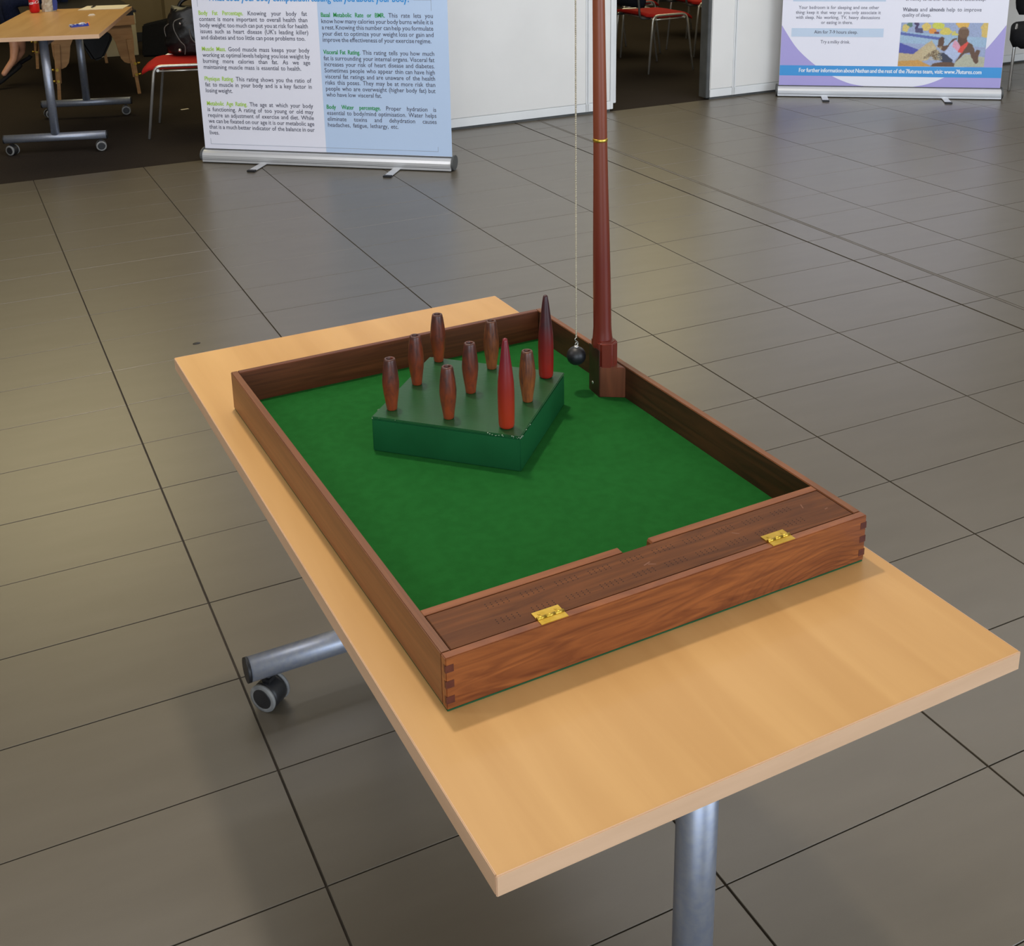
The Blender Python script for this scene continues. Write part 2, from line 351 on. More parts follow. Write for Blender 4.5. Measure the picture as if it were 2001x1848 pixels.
# sliding white partitions along the edge of the tiles
def partition(name, x0, x1, joints, endcap):
    p = struct(MB().box(x0, EDGE + .004, .015, x1, EDGE + .084, 2.9).build(name, M_white))
    cuts = [x0] + joints + [x1]
    for a, b in zip(cuts[:-1], cuts[1:]):
        MB().box(a + .004, EDGE - .004, .075, b - .004, EDGE + .004, 2.88).build('panel', M_white, p, bevel=.0015, seg=1)
    MB().box(x0, EDGE - .008, .016, x1, EDGE + .004, .07).build('bottom_rail', M_white_metal, p, bevel=.002)
    MB().box(x0, EDGE, 0, x1, EDGE + .07, .015).build('floor_seal', M_dark_seal, p)
    for j in joints:
        MB().box(j - .014, EDGE - .010, .016, j - .002, EDGE + .0, 2.9).box(j + .002, EDGE - .010, .016, j + .014, EDGE, 2.9).split('joint_trim', M_white_metal, p, bevel=.002)
    return p
pa = partition('wall_partition_left', 2.25, 4.33, [3.1, 4.15], 1)
MB().box(4.33, EDGE - .006, .016, 4.352, EDGE + .09, 2.9).build('end_post', M_white_metal, pa, bevel=.002)
MB().box(4.352, EDGE + .02, .05, 4.39, EDGE + .075, 2.9).build('end_seal', M_white_metal, pa, bevel=.003)
pb = partition('wall_partition_right', 5.155, 9.3, [5.36, 6.5, 7.6, 8.6], 0)
MB().box(5.125, EDGE + .0, .012, 5.155, EDGE + .09, 2.9).build('end_seal', M_dark_seal, pb, bevel=.003)

# ------------------------------------------------------------------ folding tables
def caster(parent, x, y, zt, ang):
    c = MB(); c.cyl((0, 0, zt - .02), (0, 0, .052), .006, 10)
    Mx = Matrix.Rotation(ang, 4, 'Z') @ Matrix.Translation((0, 0, .031)) @ Matrix.Rotation(PI / 2, 4, 'X')
    c.lathe([(.012, -.0245), (.024, -.0245), (.0255, -.020), (.0295, -.018), (.0302, -.012), (.0302, .012), (.0295, .018), (.0255, .020), (.024, .0245), (.012, .0245)], 24, Mx)
    c.box(-.009, -.011, .03, .009, .011, .068, Matrix.Rotation(ang, 4, 'Z'))
    o = c.build('caster', M_black, parent, loc=(x, y, 0))
    r = MB()
    for s in (-1, 1):
        r.lathe([(.0250, s * .024 - .004), (.0305, s * .024 - .0035), (.0310, s * .024), (.0300, s * .024 + .0018), (.0250, s * .024 + .0024)], 26, Mx)
    r.split('tyre', M_grey_rubber, o)
    h = MB()
    for s in (-1, 1): h.lathe([(.022, s * .0258 - .002), (.0240, s * .0258), (.019, s * .0258 + .0016)], 20, Mx)
    h.split('hub_cap', M_black, o)
def folding_table(label, loc, rotz, W, L, inset, wang):
    t = thing('folding_table', label, 'table', loc, rotz)
    MB().box(.0, .0, .7055, W, L, .73).build('tabletop', [M_beech], t)
    for q in ((-.0014, -.0014, .7055, W + .0014, .0012, .7303), (-.0014, L - .0012, .7055, W + .0014, L + .0014, .7303), (-.0014, .0012, .7055, .0012, L - .0012, .7303), (W - .0012, .0012, .7055, W + .0014, L - .0012, .7303)):
        MB().box(*q).build('edge_band', M_beech_edge, t, bevel=.0009, seg=2)
    MB().box(W / 2 - .025, inset, .655, W / 2 + .025, L - inset, .69).build('under_beam', M_silver, t, bevel=.003)
    for i, yy in enumerate((inset, L - inset)):
        MB().lathe([(.026, .115), (.026, .69)], 28, Matrix.Translation((W / 2, yy, 0))).build('leg', M_silver, t)
        MB().box(W / 2 - .25, yy - .03, .69, W / 2 + .25, yy + .03, .7054).build('mounting_plate', M_silver, t, bevel=.002)
        f = MB().cyl((.052, yy, .098), (W - .052, yy, .098), .0255, 28).build('foot_bar', M_silver, t)
        cp = MB().cyl((.045, yy, .098), (.052, yy, .098), .0262, 24).cyl((W - .052, yy, .098), (W - .045, yy, .098), .0262, 24)
        cp.split('end_cap', M_black, f)
        for k, xx in enumerate((.09, W - .09)): caster(t, xx, yy, .09, wang[(i * 2 + k) % len(wang)])
    return t
folding_table('beech-topped folding table on castors, carrying the wooden skittles box', (.5728, -3.1586, 0), .0206, .6977, 1.4005, .155, (1.1, .4, -.93, 2.0))
folding_table('beech-topped folding table on the dark carpet with a red can on it', (.415, 3.539, 0), -.285, .70, 1.47, .17, (-.5, .2, .5, .12))

# ------------------------------------------------------------------ skittles box
BW, BL, BH = .6196, .8916, .0705
T = .0118
gb = thing('skittles_box', 'open mahogany table-skittles box lined with green baize, on the near folding table', 'game box', (.6194, -2.9307, .7302), .0299)
MB().box(.001, .001, 0, BW - .001, BL - .001, .0022).build('baize_underside', M_feltedge, gb)
MB().box(.002, .002, .0022, BW - .002, BL - .002, .010).build('base_board', M_side, gb)
fe = MB().box(T + .0003, .0965, .0102, BW - T - .0003, BL - T - .0003, .0120).build('baize', M_felt, gb)
fb = MB().box(0, 0, .0024, BW, T, BH).build('front_board', M_front, gb, bevel=.0011)
MB().box(T, BL - T, .0024, BW - T, BL, BH).build('far_board', M_far, gb, bevel=.001)
MB().box(0, T, .0024, T, BL, BH).build('side_board', M_side, gb, bevel=.0011)
sb_ = MB().box(BW - T, T, .0024, BW, BL, BH); sb_.mi[5] = 1; sb_.build('side_board', [M_rim, M_innershade], gb, bevel=.0011)
for sx in (0, 1):
    for k in range(3):
        z0 = .0105 + k * .0205
        x0 = -.0003 if sx == 0 else BW - .0100
        MB().box(x0, -.0003, z0, x0 + .0103, .004, z0 + .0095).build('joint_finger', M_end, fb)
# divider with its finger notch
V0, V1 = .0845, .0965
MB().prism([(T, .0103), (BW - T, .0103), (BW - T, BH - .0005), (.3345, BH - .0005), (.3325, BH - .004), (.3300, .030), (.2910, .030), (.2895, BH - .004), (.2870, BH - .0005), (T, BH - .0005)], V0, V1,
     Matrix(((1, 0, 0, 0), (0, 0, 1, 0), (0, 1, 0, 0), (0, 0, 0, 1)))).build('divider', M_divider, gb, bevel=.0006, seg=1)
lid = MB().box(T + .0012, T + .0006, .060, BW - T - .0012, V0 - .0014, BH - .0007).build('lid', M_lid, gb, bevel=.0007)
pegs = MB()
def pegrow(ua, va, ub, vb):
    for g in range(10):
        t = g / 9; gu = ua + (ub - ua) * t; gv = va + (vb - va) * t
        for r in range(3):
            for c in range(5):
                pegs.lathe([(.00085, 0), (.00085, .00012)], 6, Matrix.Translation((gu + (c - 2) * .0071, gv + (r - 1) * .0038, BH - .00072)), sm=False)
pegrow(.0985, .0660, .5270, .0645); pegrow(.0960, .0335, .5250, .0345)
pegs.build('peg_holes', M_hole, lid, kind='stuff')
for u in (.141, .480):
    h = MB()
    h.box(u - .018, .0138, BH - .0006, u + .018, .0265, BH + .0006).box(u - .018, .0012, BH, u + .018, .0112, BH + .0009)
    for k in range(3): h.cyl((u - .018 + k * .012 + .00008, .0126, BH + .0010), (u - .018 + (k + 1) * .012 - .00008, .0126, BH + .0010), .0022, 18)
    ho = h.build('hinge', M_brass, gb)
    s = MB()
    for k in (-.011, .011):
        for v in (.0205, .0058): s.lathe([(.0017, 0), (.0015, .0004)], 10, Matrix.Translation((u + k, v, BH + .0007)))
    s.split('screw', M_brass, ho)
sc_ = MB()
for (u, v, a, l) in ((.30, .048, .3, .012), (.305, .044, -.5, .010), (.56, .060, 1.2, .010), (.585, .04, .2, .006), (.44, .05, -.8, .010)):
    sc_.box(-l / 2, -.0009, BH - .0007, l / 2, .0009, BH - .00055, Matrix.Translation((u, v, 0)) @ Matrix.Rotation(a, 4, 'Z'))
sc_.split('scratch', mat('worn_pale_wood', (128, 84, 62), .6, 0, (112, 72, 52), (90, 90, 90)), lid)
# pole in its bracket on the right-hand board
lean = Matrix.Translation((.588, .612, .1)) @ Matrix.Rotation(-.0150, 4, 'Y') @ Matrix.Rotation(-.0075, 4, 'X')
pole = MB()
prof = [(.0165, -.005), (.0188, .000), (.0186, .006), (.0168, .020), (.0158, .035), (.0157, .07), (.0153, .12), (.0143, .20), (.0126, .30), (.0118, .362), (.0118, .368), (.0116, .42), (.0108, .50), (.0100, .60), (.0094, .72), (.0086, .85), (.0080, .90), (.0095, .905), (.0095, .915), (.004, .925)]
pole.lathe(prof, 28, lean)
po = pole.build('pole', M_pole, gb)
MB().lathe([(.0119, .3655), (.0126, .3665), (.0126, .3700), (.0118, .3710)], 28, lean).build('ferrule', M_brass, po)
MB().prism([(.5700, .5925), (.5895, .5800), (.6065, .5900), (.6065, .6300), (.5742, .6300)], .060, .114).build('pole_foot', M_pole, po, bevel=.004, seg=3)
br = MB().prism([(.5697, .5920), (.5835, .5830), (.5960, .5748), (.6078, .5670), (.6078, .6312), (.5736, .6312)], .0121, .0690).build('bracket', M_bracket, gb, bevel=.0012)
MB().prism([(.5686, .5922), (.5696, .5922), (.5735, .6310), (.5725, .6310)], .0121, .1000).build('shaded_cheek_plate', M_bshade, br)  # thin sheet over the bracket's left face, coloured as in shadow
MB().lathe([(.0032, 0), (.0030, .0009), (.001, .0012)], 14, Matrix.Translation((.5716, .617, .030)) @ Matrix.Rotation(-PI / 2 - .12, 4, 'Y')).split('screw', M_chrome, br)
arm = MB().tube([(.5742, .6190, 1.022), (.5742, .6190, 1.036), (.566, .6235, 1.040), (.552, .631, 1.038), (.5462, .6337, 1.030), (.5462, .6337, 1.020), (.5475, .633, 1.016)], .0014, 8)
arm.build('hook_arm', M_chrome, po)

# pendulum: bead chain and ball, hanging free
bx_, by_ = .5469, .6331
def boxpt(u, v, h):
    c, s = math.cos(.0299), math.sin(.0299); return (.6194 + u * c - v * s, -2.9307 + u * s + v * c, .7302 + h)
pend = thing('pendulum_ball', 'black ball hanging on a silver bead chain beside the red wooden pole', 'ball', boxpt(bx_, by_, .0805), 0)
MB().ball((0, 0, 0), .0170, 32, 20).build('ball', M_ballm, pend)
eye = MB().lathe([(.0042, .0160), (.0040, .0182), (.0015, .0190)], 14)
eye.tube([(.0, 0, .017), (.0032, 0, .0205), (.0038, 0, .0235), (.0016, 0, .0268), (-.0014, 0, .0285), (-.0030, 0, .0315), (-.0010, 0, .0340)], .0007, 8)
eye.tube([(.0022 * math.cos(a), 0, .0215 + .0032 * math.sin(a)) for a in [k * PI / 6 for k in range(12)]], .0006, 6, closed=True)
eye.build('hook', M_chrome, pend)
ch = MB()
z = .0345
while z < .935:
    t_ = (z - .03) / .6
    ch.ball((-.0009 * t_, .0004 * t_, z), .00165, 8, 5); z += .00315
ch.tube([(0, 0, .034), (-.0014, .0006, .937)], .0004, 5)
ch.build('bead_chain', mat('nickel_beads', (214, 206, 184), .3, .8, (196, 188, 166), (200, 200, 200)), pend, kind='stuff')

# diamond platform and its nine skittles
pl = thing('pin_platform', 'raised dark green diamond-shaped platform standing on the baize in the box', 'platform', boxpt(.3255, .600, .0121), .0299 - .8005)
S = .1245; ph = .0600
MB().box(-S, -S, 0, S, S, ph - .004).build('block', M_platside, pl, bevel=.0015)
MB().box(-S - .0004, -S - .0004, ph - .0038, S + .0004, S + .0004, ph).build('top_board', M_plat, pl, bevel=.0014)
sf = MB()
for k in range(34):
    a = random.choice([(1, -1), (1, -1), (1, -1), (-1, -1)]); q = random.random() ** 2 * .06
    side = random.random() < .5
    x = a[0] * (S + .0004) if side else -S + q if a[0] < 0 else S - q
    yv = (a[1] * (S + .0005) if not side else a[1] * (S - q)); rr = random.uniform(.0005, .0014)
    sf.ball((x, yv, ph - random.uniform(.0002, .0035)), rr, 6, 4, (1, 1, .7))
sf.build('chipped_paint', M_scuff, pl, kind='stuff')
def skittle(name, label, cat, u, v, prof, m, hole=True):
    t = thing(name, label, cat, boxpt(u, v, .0724), random.uniform(0, 6), 'skittles standing on the green platform')
    b = MB(); b.lathe(prof, 20); b.build('body', m, t)
    if hole: MB().lathe([(.0052, .0740), (.0052, .0795)], 14).build('bore', M_hole, t)
    return t
BAR = [(.0078, 0), (.0085, .001), (.0098, .012), (.0122, .028), (.0136, .042), (.0136, .050), (.0122, .066), (.0106, .078), (.0095, .085), (.0088, .0877), (.0080, .0882), (.0058, .0882), (.0053, .0874), (.0052, .0790)]
KING = [(.0090, 0), (.0116, .002), (.0124, .006), (.0130, .03), (.0131, .060), (.0124, .078), (.0105, .096), (.0082, .115), (.0058, .134), (.0042, .144), (.0036, .147), (.0014, .1485)]
for (u, v, lab, m) in ((.1884, .6116, 'brown barrel-shaped skittle standing at the left corner of the green platform', M_barrel),
                       (.2623, .6803, 'brown barrel skittle midway between the left and rear corners of the green platform', M_barrel),
                       (.3347, .7506, 'brown barrel skittle at the rear corner, farthest back on the green platform', M_barrel),
                       (.2550, .5376, 'brown barrel skittle midway along the near left edge, left of the bright red one', M_barrel),
                       (.3271, .6059, 'brown barrel skittle in the exact middle of the nine skittles', M_barrel),
                       (.4019, .6761, 'brown barrel skittle midway along the rear right edge, partly behind the bright red one', M_barrel2),
                       (.3931, .5299, 'lighter streaky brown barrel skittle between the bright red and the maroon skittle', M_barrel2)):
    skittle('barrel_skittle', lab, 'skittle', u, v, BAR, m)
skittle('bottle_skittle', 'tall bright red pointed skittle at the near corner of the green platform', 'skittle', .3198, .4638, KING, M_king, False)
skittle('bottle_skittle', 'tall dark maroon pointed skittle at the right corner beside the hanging ball', 'skittle', .4657, .5974, KING, M_queen, False)

# ------------------------------------------------------------------ roll-up banners
def banner_body(label, loc, rotz, W, feet, paint):
    t = thing('roll_up_banner', label, 'banner', loc, rotz)
    pr = [(.000, .006), (.000, .045), (.006, .060), (.018, .070), (.040, .076), (.060, .076), (.085, .068), (.100, .050), (.104, .006)]
    Mx = Matrix(((0, 0, 1, 0), (1, 0, 0, 0), (0, 1, 0, 0), (0, 0, 0, 1)))
    cs = MB().prism(pr, .0, W, Mx).build('cassette', M_alu, t, bevel=.0015)
    MB().box(.002, -.0008, .020, W - .002, .0004, .0225).box(.002, -.0008, .0290, W - .002, .0004, .0300).box(0, .030, .0755, W, .046, .0775).split('groove', M_dark_seal, cs)
    cap = [(.052 + .060 * math.cos(a), .042 + .042 * math.sin(a)) for a in [k * PI / 10 for k in range(20)]]
    MB().prism(cap, -.012, .0, Mx).prism(cap, W, W + .012, Mx).split('end_cap', M_dark_seal, cs, bevel=.002)
    for s in feet:
        f = MB().box(s - .022, -.150, .004, s + .022, .1, .0085).build('foot', M_alu, t, bevel=.001)
        MB().box(s - .024, -.172, 0, s + .024, -.145, .011).build('foot_tip', M_black, f, bevel=.002)
    MB().cyl((W / 2, .085, .05), (W / 2, .058, 2.06), .010, 12).build('support_pole', M_alu, t)
    MB().box(-.004, .044, 2.03, W + .004, .060, 2.065).build('top_rail', M_alu, t, bevel=.003)
    sm = mat('banner_film_white', (234, 235, 248), .38, 0, (236, 237, 250), (2, 2, 2), spec=.4)
    scn = MB().box(.008 if W > 1.52 else 0, .0500, .070, W - .004, .0512, 2.045).build('printed_screen', sm, t)
    return t, scn
def flat(mb, poly, y=.0496): mb.add([(x, y, z) for x, z in poly], [tuple(range(len(poly)))])
# left banner
b1, s1 = banner_body('wide roll-up banner with two text columns, half white and half pale blue', (1.527, 2.884, 0), math.atan2(-.946, 1.190), 1.506, (.38, 1.187), None)
M_lb = mat('pale_blue_print', (190, 212, 242), .38, 0, (192, 214, 244), (2, 2, 2), spec=.4)
M_lime = mat('lime_green_ink', (172, 214, 74), .4, 0, (176, 218, 80), (9, 9, 9)); M_grn = mat('green_ink', (36, 150, 70), .4, 0, (40, 154, 74), (9, 9, 9))
M_blu = mat('bright_blue_ink', (58, 150, 222), .4, 0, (62, 154, 226), (9, 9, 9))
p = MB(); flat(p, [(.755, .078), (1.502, .078), (1.502, 2.04), (.755, 2.04)]); p.build('pale_blue_half', M_lb, s1)
p = MB(); e = .0010
for (x0, z0, x1, z1) in ((.0355, .9, .0355, 1.10), (.0408, .138, .0408, .1040), (.0408, .1040, 1.4220, .1040), (1.4220, .1040, 1.4220, .1300), (1.312, .9440, 1.4105, .9440), (1.4105, .9440, 1.4105, .8850)):
    flat(p, [(x0 - e, z0 - e), (x1 + e, z0 - e), (x1 + e, z1 + e), (x0 - e, z1 + e)], .0490)
p.split('border_line', mat('thin_grey_print', (150, 160, 176), .4, 0, (154, 164, 180), (9, 9, 9)), s1)
def para(mb, lines, xl, xr, z0, dz, size=.0352, last=None):
    for i, runs in enumerate(lines):
        x1 = xr[i] if isinstance(xr, (list, tuple)) else xr
        if last and i == len(lines) - 1: x1 = last
        put_line(mb, runs, xl + i * .0004, x1, z0 - i * dz, size, .0488)
B = .030
tx = MB()
para(tx, [[('What', 2, .03), ('does your body composition testing tell you about your body?', 2, .03)]], .10, 1.288, .948, .04, .060)
tx.build('banner_title', [M_ink, M_lime, M_blu], s1)
for lines, z0, last in (
    ([[('Body Fat Percentage.', 1, B), ('Knowing your body fat', 0, 0)], [('content is more important to overall health than', 0, 0)], [('body weight: too much can put you at risk for health', 0, 0)], [("issues such as heart disease (UK's leading killer)", 0, 0)], [('and diabetes and too little can pose problems too.', 0, 0)]], .862, .672),
    ([[('Muscle Mass.', 1, B), ('Good muscle mass keeps your body', 0, 0)], [('working at optimal levels helping you lose weight by', 0, 0)], [('burning more calories than fat. As we age', 0, 0)], [('maintaining muscle mass is essential to health.', 0, 0)]], .658, .635),
    ([[('Physique Rating.', 1, B), ('This rating shows you the ratio of', 0, 0)], [('fat to muscle in your body and is a key factor in', 0, 0)], [('losing weight.', 0, 0)]], .487, .205),
    ([[('Metabolic Age Rating.', 1, B), ('The age at which your body', 0, 0)], [('is functioning. A rating of too young or old may', 0, 0)], [('require an adjustment of exercise and diet. While', 0, 0)], [('we can be fixated on our age it is our metabolic age', 0, 0)], [('that is a much better indicator of the balance in our', 0, 0)], [('lives.', 0, 0)]], .342, .098)):
    tx = MB(); para(tx, lines, .0375, .692, z0, .0345, last=last); tx.build('printed_paragraph', [M_ink, M_lime], s1)
for lines, z0, last in (
    ([[('Basal Metabolic Rate or BMR.', 1, B), ('This rate lets you', 0, 0)], [('know how many calories your body burns while it is', 0, 0)], [('a rest. Knowing this number can help you formulate', 0, 0)], [('your diet to optimize your weight loss or gain and', 0, 0)], [('improve the effectiveness of your exercise regime.', 0, 0)]], .857, 1.405),
    ([[('Visceral Fat Rating.', 1, B), ('This rating tells you how much', 0, 0)], [('fat is surrounding your internal organs. Visceral fat', 0, 0)], [('increases your risk of heart disease and diabetes.', 0, 0)], [('Sometimes people who appear thin can have high', 0, 0)], [('visceral fat ratings and are unaware of the health', 0, 0)], [('risks this poses. They may be at more risk than', 0, 0)], [('people who are overweight (higher body fat) but', 0, 0)], [('who have low visceral fat.', 0, 0)]], .651, 1.105),
    ([[('Body Water percentage.', 1, B), ('Proper hydration is', 0, 0)], [('essential to body/mind optimisation. Water helps', 0, 0)], [('eliminate toxins and dehydration causes', 0, 0)], [('headaches, fatigue, lethargy, etc.', 0, 0)]], .340, 1.195)):
    tx = MB(); para(tx, lines, .774, 1.4185, z0, .0343, last=last); tx.build('printed_paragraph', [M_ink, M_grn], s1)

# right banner
b2, s2 = banner_body('wide roll-up banner about sleep with a long jumper photo, purple corners and blue stripe', (5.633, 2.789, 0), math.atan2(-.902, 1.230), 1.525, (.327, 1.150), None)
M_pur = mat('lilac_print', (172, 164, 222), .38, 0, (174, 166, 224), (2, 2, 2), spec=.4)
M_bar = mat('light_blue_bar_print', (196, 214, 236), .38, 0, (198, 216, 238), (2, 2, 2))
M_grey = mat('grey_ink', (104, 104, 120), .5, 0, (108, 108, 124), (9, 9, 9))
M_wink = mat('white_ink', (238, 244, 250), .4, 0, (240, 246, 252), (9, 9, 9))
def spline(pts, n=8):
    out = []
    for i in range(len(pts) - 1):
        p0 = pts[max(i - 1, 0)]; p1 = pts[i]; p2 = pts[i + 1]; p3 = pts[min(i + 2, len(pts) - 1)]
        for j in range(n):
            t = j / n; out.append(tuple(.5 * (2 * p1[k] + (p2[k] - p0[k]) * t + (2 * p0[k] - 5 * p1[k] + 4 * p2[k] - p3[k]) * t * t + (3 * p1[k] - p0[k] - 3 * p2[k] + p3[k]) * t ** 3) for k in (0, 1)))
    return out + [pts[-1]]
lc = spline([(.009, .506), (.120, .345), (.2577, .221), (.3775, .146), (.50, .095), (.6174, .0745)])
rc = spline([(1.520, .516), (1.401, .347), (1.270, .222), (1.144, .147), (1.03, .097), (.921, .0745)])
p = MB()
for c, xe in ((lc, .009), (rc, 1.520)):
    for a, b in zip(c[:-1], c[1:]): flat(p, [(xe, a[1]), (a[0], a[1]), (b[0], b[1]), (xe, b[1])])
p.split('lilac_corner', M_pur, s2)
p = MB(); flat(p, [(.009, .147), (1.520, .147), (1.520, .2205), (.009, .2205)], .0492); p.build('blue_stripe', mat('blue_stripe_print', (66, 152, 220), .38, 0, (70, 156, 224), (2, 2, 2)), s2)
for (z0, z1) in ((.4262, .4860), (.674, .735)):
    p = MB(); flat(p, [(.078, z0), (.7085, z0), (.7085, z1), (.078, z1)], .0492); p.build('light_blue_bar', M_bar, s2)
tx = MB(); put_line(tx, [('For further information about Nathan and the rest of the 7futures team, visit: www.7futures.com', 0, .03)], .1437, 1.386, .1840, .042, .0486); tx.build('stripe_lettering', M_wink, s2)
tx = MB()
for txt, x0, x1, zc in (('Your bedroom is for sleeping and one other', .1199, .6655, .6303), ('thing: keep it that way so you only associate it', .1011, .6792, .5955), ('with sleep. No working, TV, heavy discussions', .1030, .6772, .5607), ('or eating in there.', .279, .495, .5255)):
    put_line(tx, [(txt, 0, 0)], x0, x1, zc, .0330, .0488)
tx.build('printed_paragraph', M_grey, s2)
tx = MB(); put_line(tx, [('Aim for 7-9 hours sleep.', 0, .004)], .2349, .5335, .4578, .034, .0484); tx.build('bar_lettering', M_ink, s2)
tx = MB(); put_line(tx, [('Try a milky drink.', 0, 0)], .2824, .4859, .3885, .033, .0488); tx.build('printed_line', M_grey, s2)
tx = MB(); put_line(tx, [('of honey to further enhances a restful sleep.', 0, 0)], .84, 1.369, .690, .036, .0488)
tx.build('printed_line', M_grey, s2); tx = MB()
put_line(tx, [('Walnuts', 0, .03), ('and', 0, 0), ('almonds', 0, .03), ('help to improve', 0, 0)], .826, 1.347, .6172, .0385, .0488)
put_line(tx, [('quality of sleep.', 0, 0)], .8257, 1.018, .5798, .036, .0488)
tx.build('printed_paragraph', M_grey, s2)
# the photograph printed on the banner: a fine mosaic with its own colours
PW, PH = 172, 88
def inpoly(x, y, P):
    c = False; n = len(P)
    for i in range(n):
        x1, y1 = P[i]; x2, y2 = P[i - 1]
        if (y1 > y) != (y2 > y) and x < (x2 - x1) * (y - y1) / (y2 - y1) + x1: c = not c
    return c
blobs = [(230, 420, 50, 60, (214, 196, 120)), (540, 400, 70, 60, (222, 196, 110)), (640, 470, 60, 45, (226, 150, 70)), (720, 385, 90, 50, (206, 208, 90)), (830, 470, 90, 60, (216, 200, 100)),
         (960, 520, 45, 60, (210, 200, 110)), (1090, 370, 100, 50, (224, 180, 90)), (1420, 450, 60, 120, (218, 190, 112)), (400, 400, 30, 90, (74, 62, 100)), (440, 460, 60, 40, (88, 84, 120)), (700, 490, 30, 18, (120, 70, 70)), (300, 370, 40, 40, (96, 130, 120))]
polys = [([(110, 470), (1460, 560), (1460, 700), (110, 640)], (160, 188, 214)), ([(140, 480), (760, 560), (760, 600), (140, 520)], (96, 110, 176)),
         ([(140, 640), (480, 765), (330, 820), (110, 800)], (84, 88, 170)), ([(100, 790), (340, 810), (620, 600), (700, 720), (560, 900), (100, 1000)], (196, 178, 142)),
         ([(100, 920), (420, 900), (640, 1000), (100, 1000)], (204, 156, 86)), ([(960, 940), (1130, 800), (1470, 860), (1470, 1000), (960, 1000)], (182, 184, 164)),
         ([(640, 950), (900, 905), (965, 950), (960, 1000), (600, 1000)], (104, 78, 62)),
         ([(690, 735), (760, 790), (800, 900), (660, 900), (620, 840), (500, 890), (500, 850), (580, 790)], (112, 92, 70)),
         ([(740, 790), (840, 785), (950, 895), (930, 925), (780, 925), (700, 850)], (62, 66, 84)),
         ([(1000, 560), (930, 585), (860, 675), (795, 685), (815, 570), (775, 545), (720, 590), (715, 700), (800, 765), (885, 710), (985, 620)], (98, 72, 58)),
         ([(1140, 610), (1235, 665), (1275, 780), (1300, 735), (1350, 750), (1315, 870), (1325, 920), (1280, 952), (1240, 890), (1190, 780), (1110, 800), (965, 940), (1050, 815), (1130, 700)], (102, 76, 60)),
         ([(895, 650), (980, 585), (1060, 680), (1165, 625), (1050, 805), (955, 910), (815, 790)], (182, 196, 228)),
         ([(960, 610), (985, 600), (1060, 690), (1020, 770), (930, 690)], (220, 160, 184)), ([(1050, 690), (1150, 610), (1178, 640), (1075, 790), (1010, 775)], (220, 84, 72)),
         ([(1020, 480), (1150, 560), (1150, 620), (1060, 690), (1010, 620)], (96, 70, 54))]
cols_ = []
for j in range(PH):
    for i in range(PW):
        ny = (j + .5) / PH; X = 165 - 57 * ny + (i + .5) / PW * 1298; Y = 340 + ny * 655
        jx = math.sin(Y * .05 + X * .06) * 9 + math.sin(X * .021 + Y * .09) * 7; c = (158, 172, 206)
        for (bx0, by0, rx, ry, cc) in blobs:
            if ((X + jx - bx0) / rx) ** 2 + ((Y - by0) / ry) ** 2 < 1: c = cc
        for P, cc in polys:
            if inpoly(X + jx * .3, Y, P): c = cc
        if ((X - 1100) / 80) ** 2 + ((Y - 485) / 88) ** 2 < 1: c = (112, 86, 66) if Y > 440 else (132, 108, 90)
        if 480 < X < 780 and 690 < Y < 900 and random.random() < .35: c = (206, 196, 160)
        k = 1 + random.uniform(-.07, .07); cols_.append(tuple(min(255, v * k) for v in c))
def soft(cs):
    o = []
    for j in range(PH):
        for i in range(PW):
            acc = [0, 0, 0]; n = 0
            for dj, di, wt in ((0, 0, 3), (0, 1, 1), (0, -1, 1), (1, 0, 1), (-1, 0, 1)):
                a, b = j + dj, i + di
                if 0 <= a < PH and 0 <= b < PW:
                    q = cs[a * PW + b]; n += wt
                    for k in range(3): acc[k] += q[k] * wt
            o.append(tuple(v / n for v in acc))
    return o
cols_ = soft(cols_)
vs = []; fs = []
for j in range(PH + 1):
    for i in range(PW + 1):
        tx_ = i / PW; ty = j / PH; vs.append((.8240 - .0023 * ty + tx_ * .5765, .0488, .5290 - ty * .3060))
for j in range(PH):
    for i in range(PW): a = j * (PW + 1) + i; fs.append((a, a + PW + 1, a + PW + 2, a + 1))
pm = MB().add(vs, fs).build('printed_photo', vcol_mat('photo_print'), s2)
at = pm.data.color_attributes.new('print', 'FLOAT_COLOR', 'CORNER')
for k, poly in enumerate(pm.data.polygons):
    for li in poly.loop_indices: at.data[li].color = lin(cols_[k])

